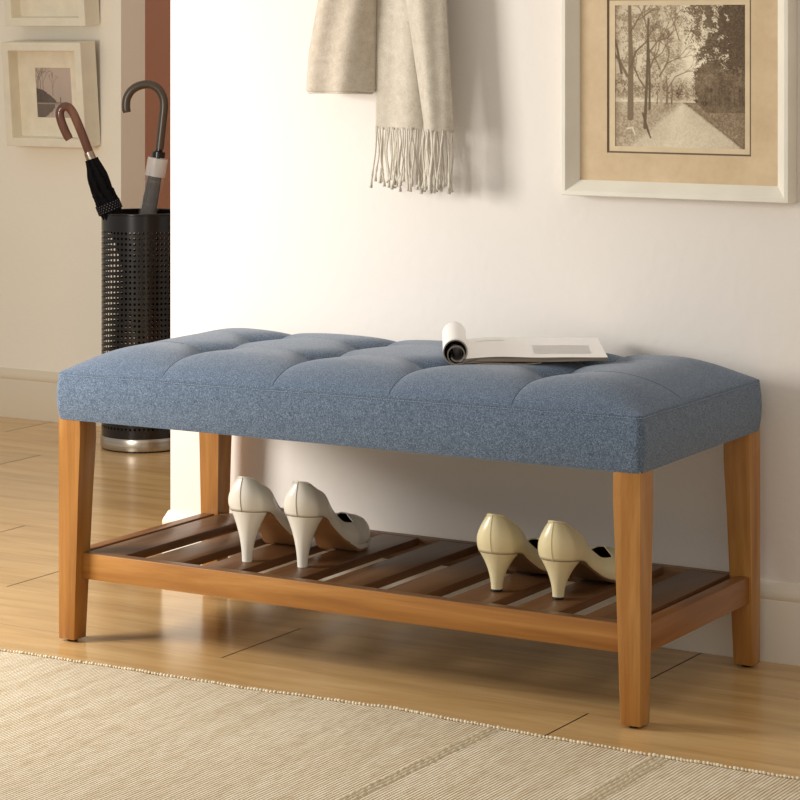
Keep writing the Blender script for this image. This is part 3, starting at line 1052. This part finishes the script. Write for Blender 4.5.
# ------------------------------------------------------------------ umbrella stand and umbrellas
sd = 6.245
sc_ = at_depth(143.2, 440, sd)
SXc, SYc, SR, SHt = sc_.x, sc_.y, .1015, .573
stand = thing('umbrella_stand', 'black perforated metal umbrella stand with steel base ring behind the wall corner', 'umbrella stand', (SXc, SYc, 0))
bm = bmesh.new()
NC, z0p, z1p, NR = 58, .050, .535, 37
def cyl(a, z, r=SR): return Vector((r * math.cos(a), r * math.sin(a), z))
dzr = (z1p - z0p) / NR
vc = {}
def gv(key, a, z):
    if key not in vc: vc[key] = bm.verts.new(cyl(a, z))
    return vc[key]
for i in range(NC):
    a0 = 2 * PI * i / NC; a1 = 2 * PI * (i + 1) / NC
    i2 = (i + 1) % NC
    for j in range(NR):
        za = z0p + dzr * j; zb_ = za + dzr
        o = [gv((i, j), a0, za), gv((i2, j), a1, za), gv((i2, j + 1), a1, zb_), gv((i, j + 1), a0, zb_)]
        m0, m1 = lerp(a0, a1, .25), lerp(a0, a1, .75)
        q0, q1 = lerp(za, zb_, .29), lerp(za, zb_, .71)
        inn = [bm.verts.new(cyl(m0, q0)), bm.verts.new(cyl(m1, q0)), bm.verts.new(cyl(m1, q1)), bm.verts.new(cyl(m0, q1))]
        for k in range(4):
            bm.faces.new((o[k], o[(k + 1) % 4], inn[(k + 1) % 4], inn[k]))
    for (za, zb_, ja, jb) in ((.028, z0p, 'b', 0), (z1p, SHt, NR, 't')):
        bm.faces.new((gv((i, ja), a0, za), gv((i2, ja), a1, za), gv((i2, jb), a1, zb_), gv((i, jb), a0, zb_)))
obj('perforated_body', bm, m_metal_black, stand, smooth=True)
bm = bmesh.new()
add_tube(bm, [(SR * math.cos(2 * PI * k / 64), SR * math.sin(2 * PI * k / 64), SHt) for k in range(65)], .0025, 8, cap=False)
obj('rim', bm, m_metal_black, stand, smooth=True)
bm = bmesh.new()
add_lathe(bm, [(SR * .985, .004), (SR + .002, .0045), (SR + .0025, .008), (SR + .0025, .031), (SR + .001, .033), (SR * .97, .033)], n=64, cap0=True)
obj('base_ring', bm, m_steel, stand, smooth=True, angle=40)
bm = bmesh.new()
add_lathe(bm, [(SR * .97, 0), (SR * .97, .005)], n=48, cap0=True, cap1=True)
obj('rubber_foot', bm, m_black, stand)
bm = bmesh.new()
add_lathe(bm, [(SR * .97, .0335), (SR * .97, .036)], n=48, cap0=True, cap1=True)
obj('floor_plate', bm, m_metal_black, stand)

# umbrella with brown crook, leaning left
du = sd - .040
u1 = thing('umbrella', 'black folded umbrella with polished brown crook handle leaning left in the stand', 'umbrella', at_depth(118, 212, du))
o1 = u1.location.copy()
def rel(o, pts, dep): return [at_depth(a, b, dep) - o for a, b in pts]
bm = bmesh.new()
hp = spline(rel(o1, [(69.5, 139.5), (66, 133), (61.5, 122), (59.8, 113), (62.5, 107.5), (68, 107), (73, 113), (78, 124), (84, 139), (90, 155)], du), 8)
add_tube(bm, hp, [.0098] * 3 + [.0108] * (len(hp) - 3), 16)
obj('crook_handle', bm, m_handle_wood, u1, smooth=True, angle=50)
bm = bmesh.new()
fp = rel(o1, [(88.5, 152), (90.5, 157), (93.5, 163)], du)
add_tube(bm, fp, [.0118, .0125, .0118], 20)
obj('ferrule', bm, m_steel, u1, smooth=True, angle=50)
# pleated canopy body
def pleated(path, rads, n=40, pleats=8, twist=1.6, amp=.28):
    bm = bmesh.new()
    path = [Vector(p) for p in path]
    rows = []
    up = Vector((0, 1, 0))
    N = len(path)
    for i, p in enumerate(path):
        t = (path[min(N - 1, i + 1)] - path[max(0, i - 1)]).normalized()
        a = (up - t * up.dot(t)).normalized(); b = t.cross(a)
        r = rads[i]
        row = []
        for j in range(n):
            th = 2 * PI * j / n
            ph = th * pleats / 2 + twist * i / N * 3
            saw = (ph / PI) % 1
            k = 1 - amp * (saw ** 1.5) + .05 * noise.noise(Vector((i * .4, j * .3, 1)))
            row.append(p + (a * math.cos(th) + b * math.sin(th)) * r * k)
        rows.append(row)
    V = add_grid(bm, rows, closed_u=True)
    bm.faces.new(V[0][::-1]); bm.faces.new(V[-1])
    return bm
cp = spline(rel(o1, [(91.5, 159), (96, 172), (102, 190), (109, 207)], du) + [Vector(at_depth(127, 260, du)) - o1, Vector((SXc + .035, SYc, .045)) - Vector(WV) * .035 - o1], 7)
nr = len(cp)
rd = []
for i in range(nr):
    t = i / (nr - 1)
    rd.append(lerp(.0165, .0285, sstep(0, .34, t)) if t < .55 else lerp(.029, .008, sstep(.55, 1, t)))
obj('folded_canopy', pleated(cp, rd), m_umb_black, u1, smooth=True, angle=40)
# patterned strap wrapped round the canopy just above the rim
bm = bmesh.new()
ctr = at_depth(109, 207, du) - o1; ax = (at_depth(112, 214, du) - at_depth(102, 190, du)).normalized()
ee = ax.orthogonal().normalized(); ff = ax.cross(ee)
rows = [[ctr + ax * s + (ee * math.cos(2 * PI * j / 24) + ff * math.sin(2 * PI * j / 24)) * (.0310) for j in range(24)] for s in (-.012, .012)]
add_grid(bm, rows, closed_u=True)
st = obj('strap', bm, m_umb_black, u1, smooth=True)
bm = bmesh.new()
for s in range(4):
    for j in range(26):
        a = 2 * PI * (j + .5 * (s % 2)) / 26
        dirv = ee * math.cos(a) + ff * math.sin(a)
        c = ctr + ax * (-.0085 + s * .0055) + dirv * .0318
        tt = ax.cross(dirv) * .0011
        aa = ax * .0011
        vs = [bm.verts.new(c + q) for q in (-tt, -aa, tt, aa)]
        bm.faces.new(vs)
obj('dot_pattern', bm, m_dots, st)

# umbrella with olive crook inside a clear sleeve, leaning right
du2 = sd + .040
u2 = thing('umbrella', 'umbrella with dull olive crook handle and clear plastic sleeve standing upright in the stand', 'umbrella', at_depth(148, 212, du2))
o2 = u2.location.copy()
bm = bmesh.new()
hp = spline(rel(o2, [(127, 112.5), (126, 107), (127, 98), (132, 90), (140, 85.5), (149, 84.5), (157, 88), (162.5, 96), (164, 106), (162.5, 122), (160.5, 140), (159.5, 149)], du2), 8)
add_tube(bm, hp, [.0098] * 3 + [.0105] * (len(hp) - 3), 16)
obj('crook_handle', bm, m_handle_olive, u2, smooth=True, angle=50)
bm = bmesh.new()
add_tube(bm, rel(o2, [(159.8, 146), (159, 151), (158.8, 152), (158.3, 157.5)], du2), [.0085, .0085, .0165, .0165], 20)
obj('ferrule', bm, m_metal_black, u2, smooth=True, angle=40)
end = Vector((SXc - .025, SYc, .05)) + Vector(WV) * .045 - o2
axis_top = at_depth(158, 158, du2) - o2
mid = at_depth(147.5, 217, du2) - o2
cp = [axis_top.lerp(mid, t) for t in np.linspace(0, 1, 10)] + [mid.lerp(end, t) for t in np.linspace(.1, 1, 12)]
rd = [.006] * 2 + [.014, .017, .018, .019] + [.020] * 8 + [.018, .016, .014, .012, .010, .008, .006, .005]
obj('folded_canopy', pleated(cp, rd, amp=.2), m_umb_grey, u2, smooth=True, angle=40)
bm = bmesh.new()
sp = [axis_top.lerp(mid, t) for t in np.linspace(.0, 1, 14)] + [mid.lerp(end, t) for t in np.linspace(.1, .9, 8)]
sr = [.0245 if i < 6 else .0228 for i in range(14)] + [.0225] * 8
add_tube(bm, sp, sr, 28, cap=False)
sl = obj('clear_sleeve', bm, m_plastic, u2, smooth=True)
for k in (5, 10):
    bm = bmesh.new()
    add_tube(bm, [sp[k], sp[k] + (sp[k + 1] - sp[k]).normalized() * .002], .0252 if k == 5 else .0237, 28, cap=False)
    obj('sleeve_seam', bm, m_plastic, sl, smooth=True)

bm = bmesh.new()
add_tube(bm, sp[:5], .0250, 28, cap=False)
obj('sleeve_collar', bm, m_plastic_band, sl, smooth=True)
# ------------------------------------------------------------------ hanging textiles
def peg(x, z, label):
    t = thing('coat_peg', label, 'coat peg', (x, WY, z))
    bm = bmesh.new()
    pr = [(.020, 0), (.020, -.004), (.008, -.008), (.007, -.05), (.012, -.062), (.013, -.07), (.009, -.076), (.001, -.078)]
    rows = [[(r * math.cos(2 * PI * j / 20), y, r * math.sin(2 * PI * j / 20)) for j in range(20)] for r, y in pr]
    add_grid(bm, rows, closed_u=True)
    obj('peg', bm, m_knob, t, smooth=True, angle=50)
PZ = 1.36
peg(.335, PZ, 'round oak coat peg on the white wall above the folded beige wool')
peg(.455, PZ, 'round oak coat peg on the white wall above the fringed scarf')

def cloth_mesh(fn, nu, nv, thick, mat, name, parent, angle=None):
    bm = bmesh.new()
    add_grid(bm, [[fn(i / nu, j / nv) for i in range(nu + 1)] for j in range(nv + 1)])
    o = obj(name, bm, mat, parent, smooth=True)
    md = o.modifiers.new('t', 'SOLIDIFY'); md.thickness = thick; md.offset = 0
    return o

# folded wool length: a flattened tube, its hem at the height of the picture
zb_h = .9120
wool_t = thing('folded_wool_throw', 'plain beige wool throw folded double and hanging left of the fringed scarf', 'throw', (.335, WY, PZ))
def wool_pt(a, v, r=1.0):
    """a angle 0..1 round the section, v 0 top .. 1 hem"""
    z = lerp(PZ + .01, zb_h, v)
    k = min(1, v / .45) ** .7
    xl = lerp(.322, lerp(.266, .2110, sstep(.25, 1, v)), k)
    xr = lerp(.348, lerp(.360, .351, v), k)
    dpt = lerp(.02, .040, k)
    th = 2 * PI * a
    cx_, hw = (xl + xr) / 2, (xr - xl) / 2 * r
    x = cx_ + hw * (abs(math.cos(th)) ** .85) * (1 if math.cos(th) > 0 else -1)
    s = math.sin(th)
    y = WY - .045 - (dpt * s * (1 if s > 0 else .35)) * r
    fold = .0045 * math.sin((x - xl) * 95 + v * 2.0) * k * (1 if s > 0 else 0)
    y += fold + .0015 * noise.noise(Vector((x * 40, z * 30, 2)))
    y -= (lerp(.030, 0, k)) if True else 0
    z += .004 * math.sin(a * 2 * PI + 1.0) * v - .003 * v * math.cos(th)
    return Vector((x, min(y, WY - .006), z)) - Vector((.335, WY, PZ))
bm = bmesh.new()
rows = [[wool_pt(i / 72, v) for i in range(72)] for v in np.linspace(0, 1, 60)]
rows += [[wool_pt(i / 72, 1, r) + Vector((0, 0, dz)) for i in range(72)] for r, dz in ((.97, -.0022), (.9, -.0018), (.8, .006), (.75, .03))]
V = add_grid(bm, rows, closed_u=True)
bm.faces.new(V[-1])
bm.faces.new(V[0][::-1])
obj('folded_cloth', bm, m_wool, wool_t, smooth=True)
# second folded layer showing at the hem
bm = bmesh.new()
hemp = [wool_pt(.02 + .46 * i / 40, 1, .90) + Vector((0, 0, -.0035)) for i in range(41)]
add_tube(bm, hemp, .0022, 8)
obj('hem', bm, m_wool, wool_t, smooth=True)

scarf = thing('scarf', 'oatmeal scarf with long knotted fringe hanging on the wall left of the big picture', 'scarf', (.455, WY, PZ))
so = Vector((.455, WY, PZ))
zs_h = .8465
def back_pt(u, v):
    z = lerp(PZ + .012, zs_h, v)
    k = min(1, v / .42) ** .8
    xl = lerp(.440, lerp(.360, .3515, v), k); xr = lerp(.470, lerp(.470, .478, v), k)
    x = lerp(xl, xr, u)
    y = WY - lerp(.018, .040, k) - .014 * math.sin(PI * u) - .0045 * math.sin(u * 9.5 + 1.2 + v) * k - .008 * (1 - u) * k * 0
    return Vector((x, y, z + .001 * math.sin(u * 30))) - so
def front_pt(u, v):
    z = lerp(PZ + .016, zs_h - .001, v)
    k = min(1, v / .42) ** .8
    xl = lerp(.444, lerp(.385, .4590, min(1, max(0, (v - .25) / .72)) ** .8), k); xr = lerp(.474, lerp(.484, .5180, v), k)
    x = lerp(xl, xr, u)
    y = WY - lerp(.062, .060, k) - .020 * math.sin(PI * min(1, u * 1.02)) ** .8 - .002 * math.sin(u * 12 + v * 3) * k
    return Vector((x, y, z + .001 * math.sin(u * 24))) - so
bm = bmesh.new()
add_tube(bm, [Vector((.0095 * math.cos(2 * PI * k / 24), -.032 - .004 * math.sin(PI * k / 24), .0095 * math.sin(2 * PI * k / 24) - .002)) for k in range(25)], .0022, 8, cap=False)
obj('hanging_loop', bm, m_wool_scarf, scarf, smooth=True)
cloth_mesh(back_pt, 50, 70, .0028, m_wool_scarf, 'back_panel', scarf)
cloth_mesh(front_pt, 40, 70, .0032, m_wool_scarf, 'front_panel', scarf)
def tassel(p, ln, spread):
    bm = bmesh.new()
    n = 14
    ph = random.uniform(0, 6)
    am = random.uniform(.0005, .0022)
    pts, rr = [], []
    for i in range(n + 1):
        t = i / n
        pts.append(p + Vector((spread * t ** 1.5 + am * math.sin(t * 7 + ph), am * math.cos(t * 6 + ph), -ln * t)))
        r = .0016
        if .76 < t < .84: r = .0026
        if t > .86: r = .0018 + .0014 * (t - .86) / .14
        rr.append(r * (1 if t > .05 else .8))
    add_tube(bm, pts, rr, 7)
    obj('tassel', bm, m_fringe, scarf, smooth=True)
for i in range(36):
    u = (i + .5) / 36
    tassel(back_pt(u, 1) + Vector((0, random.uniform(-.003, .001), .004)), random.uniform(.092, .113), random.gauss(0, .005) - (.012 if i < 2 else 0))
for i in range(20):
    u = (i + .5) / 20
    tassel(front_pt(u, 1) + Vector((0, random.uniform(-.002, .002), .004)), random.uniform(.094, .110), random.gauss(.001, .004))

# ------------------------------------------------------------------ light
def area(name, loc, target, size, power, col, sy=None):
    ld = bpy.data.lights.new(name, 'AREA')
    ld.shape = 'RECTANGLE' if sy else 'SQUARE'
    ld.size = size
    if sy: ld.size_y = sy
    ld.energy = power
    ld.color = col
    o = bpy.data.objects.new(name, ld)
    COL.objects.link(o)
    o.location = loc
    o.rotation_euler = (Vector(target) - Vector(loc)).to_track_quat('-Z', 'Y').to_euler()
    return o
area('window_light', (-.85, -.72, .92), (.45, .45, .45), .5, 31, (1, .965, .925))
w = bpy.data.worlds.new('room_glow')
S.world = w
w.use_nodes = True
bg = w.node_tree.nodes['Background']
bg.inputs['Color'].default_value = (1, .95, .89, 1)
bg.inputs['Strength'].default_value = .56
S.view_settings.view_transform = 'Standard'
S.view_settings.look = 'None'
S.view_settings.exposure = 0
S.view_settings.gamma = 1
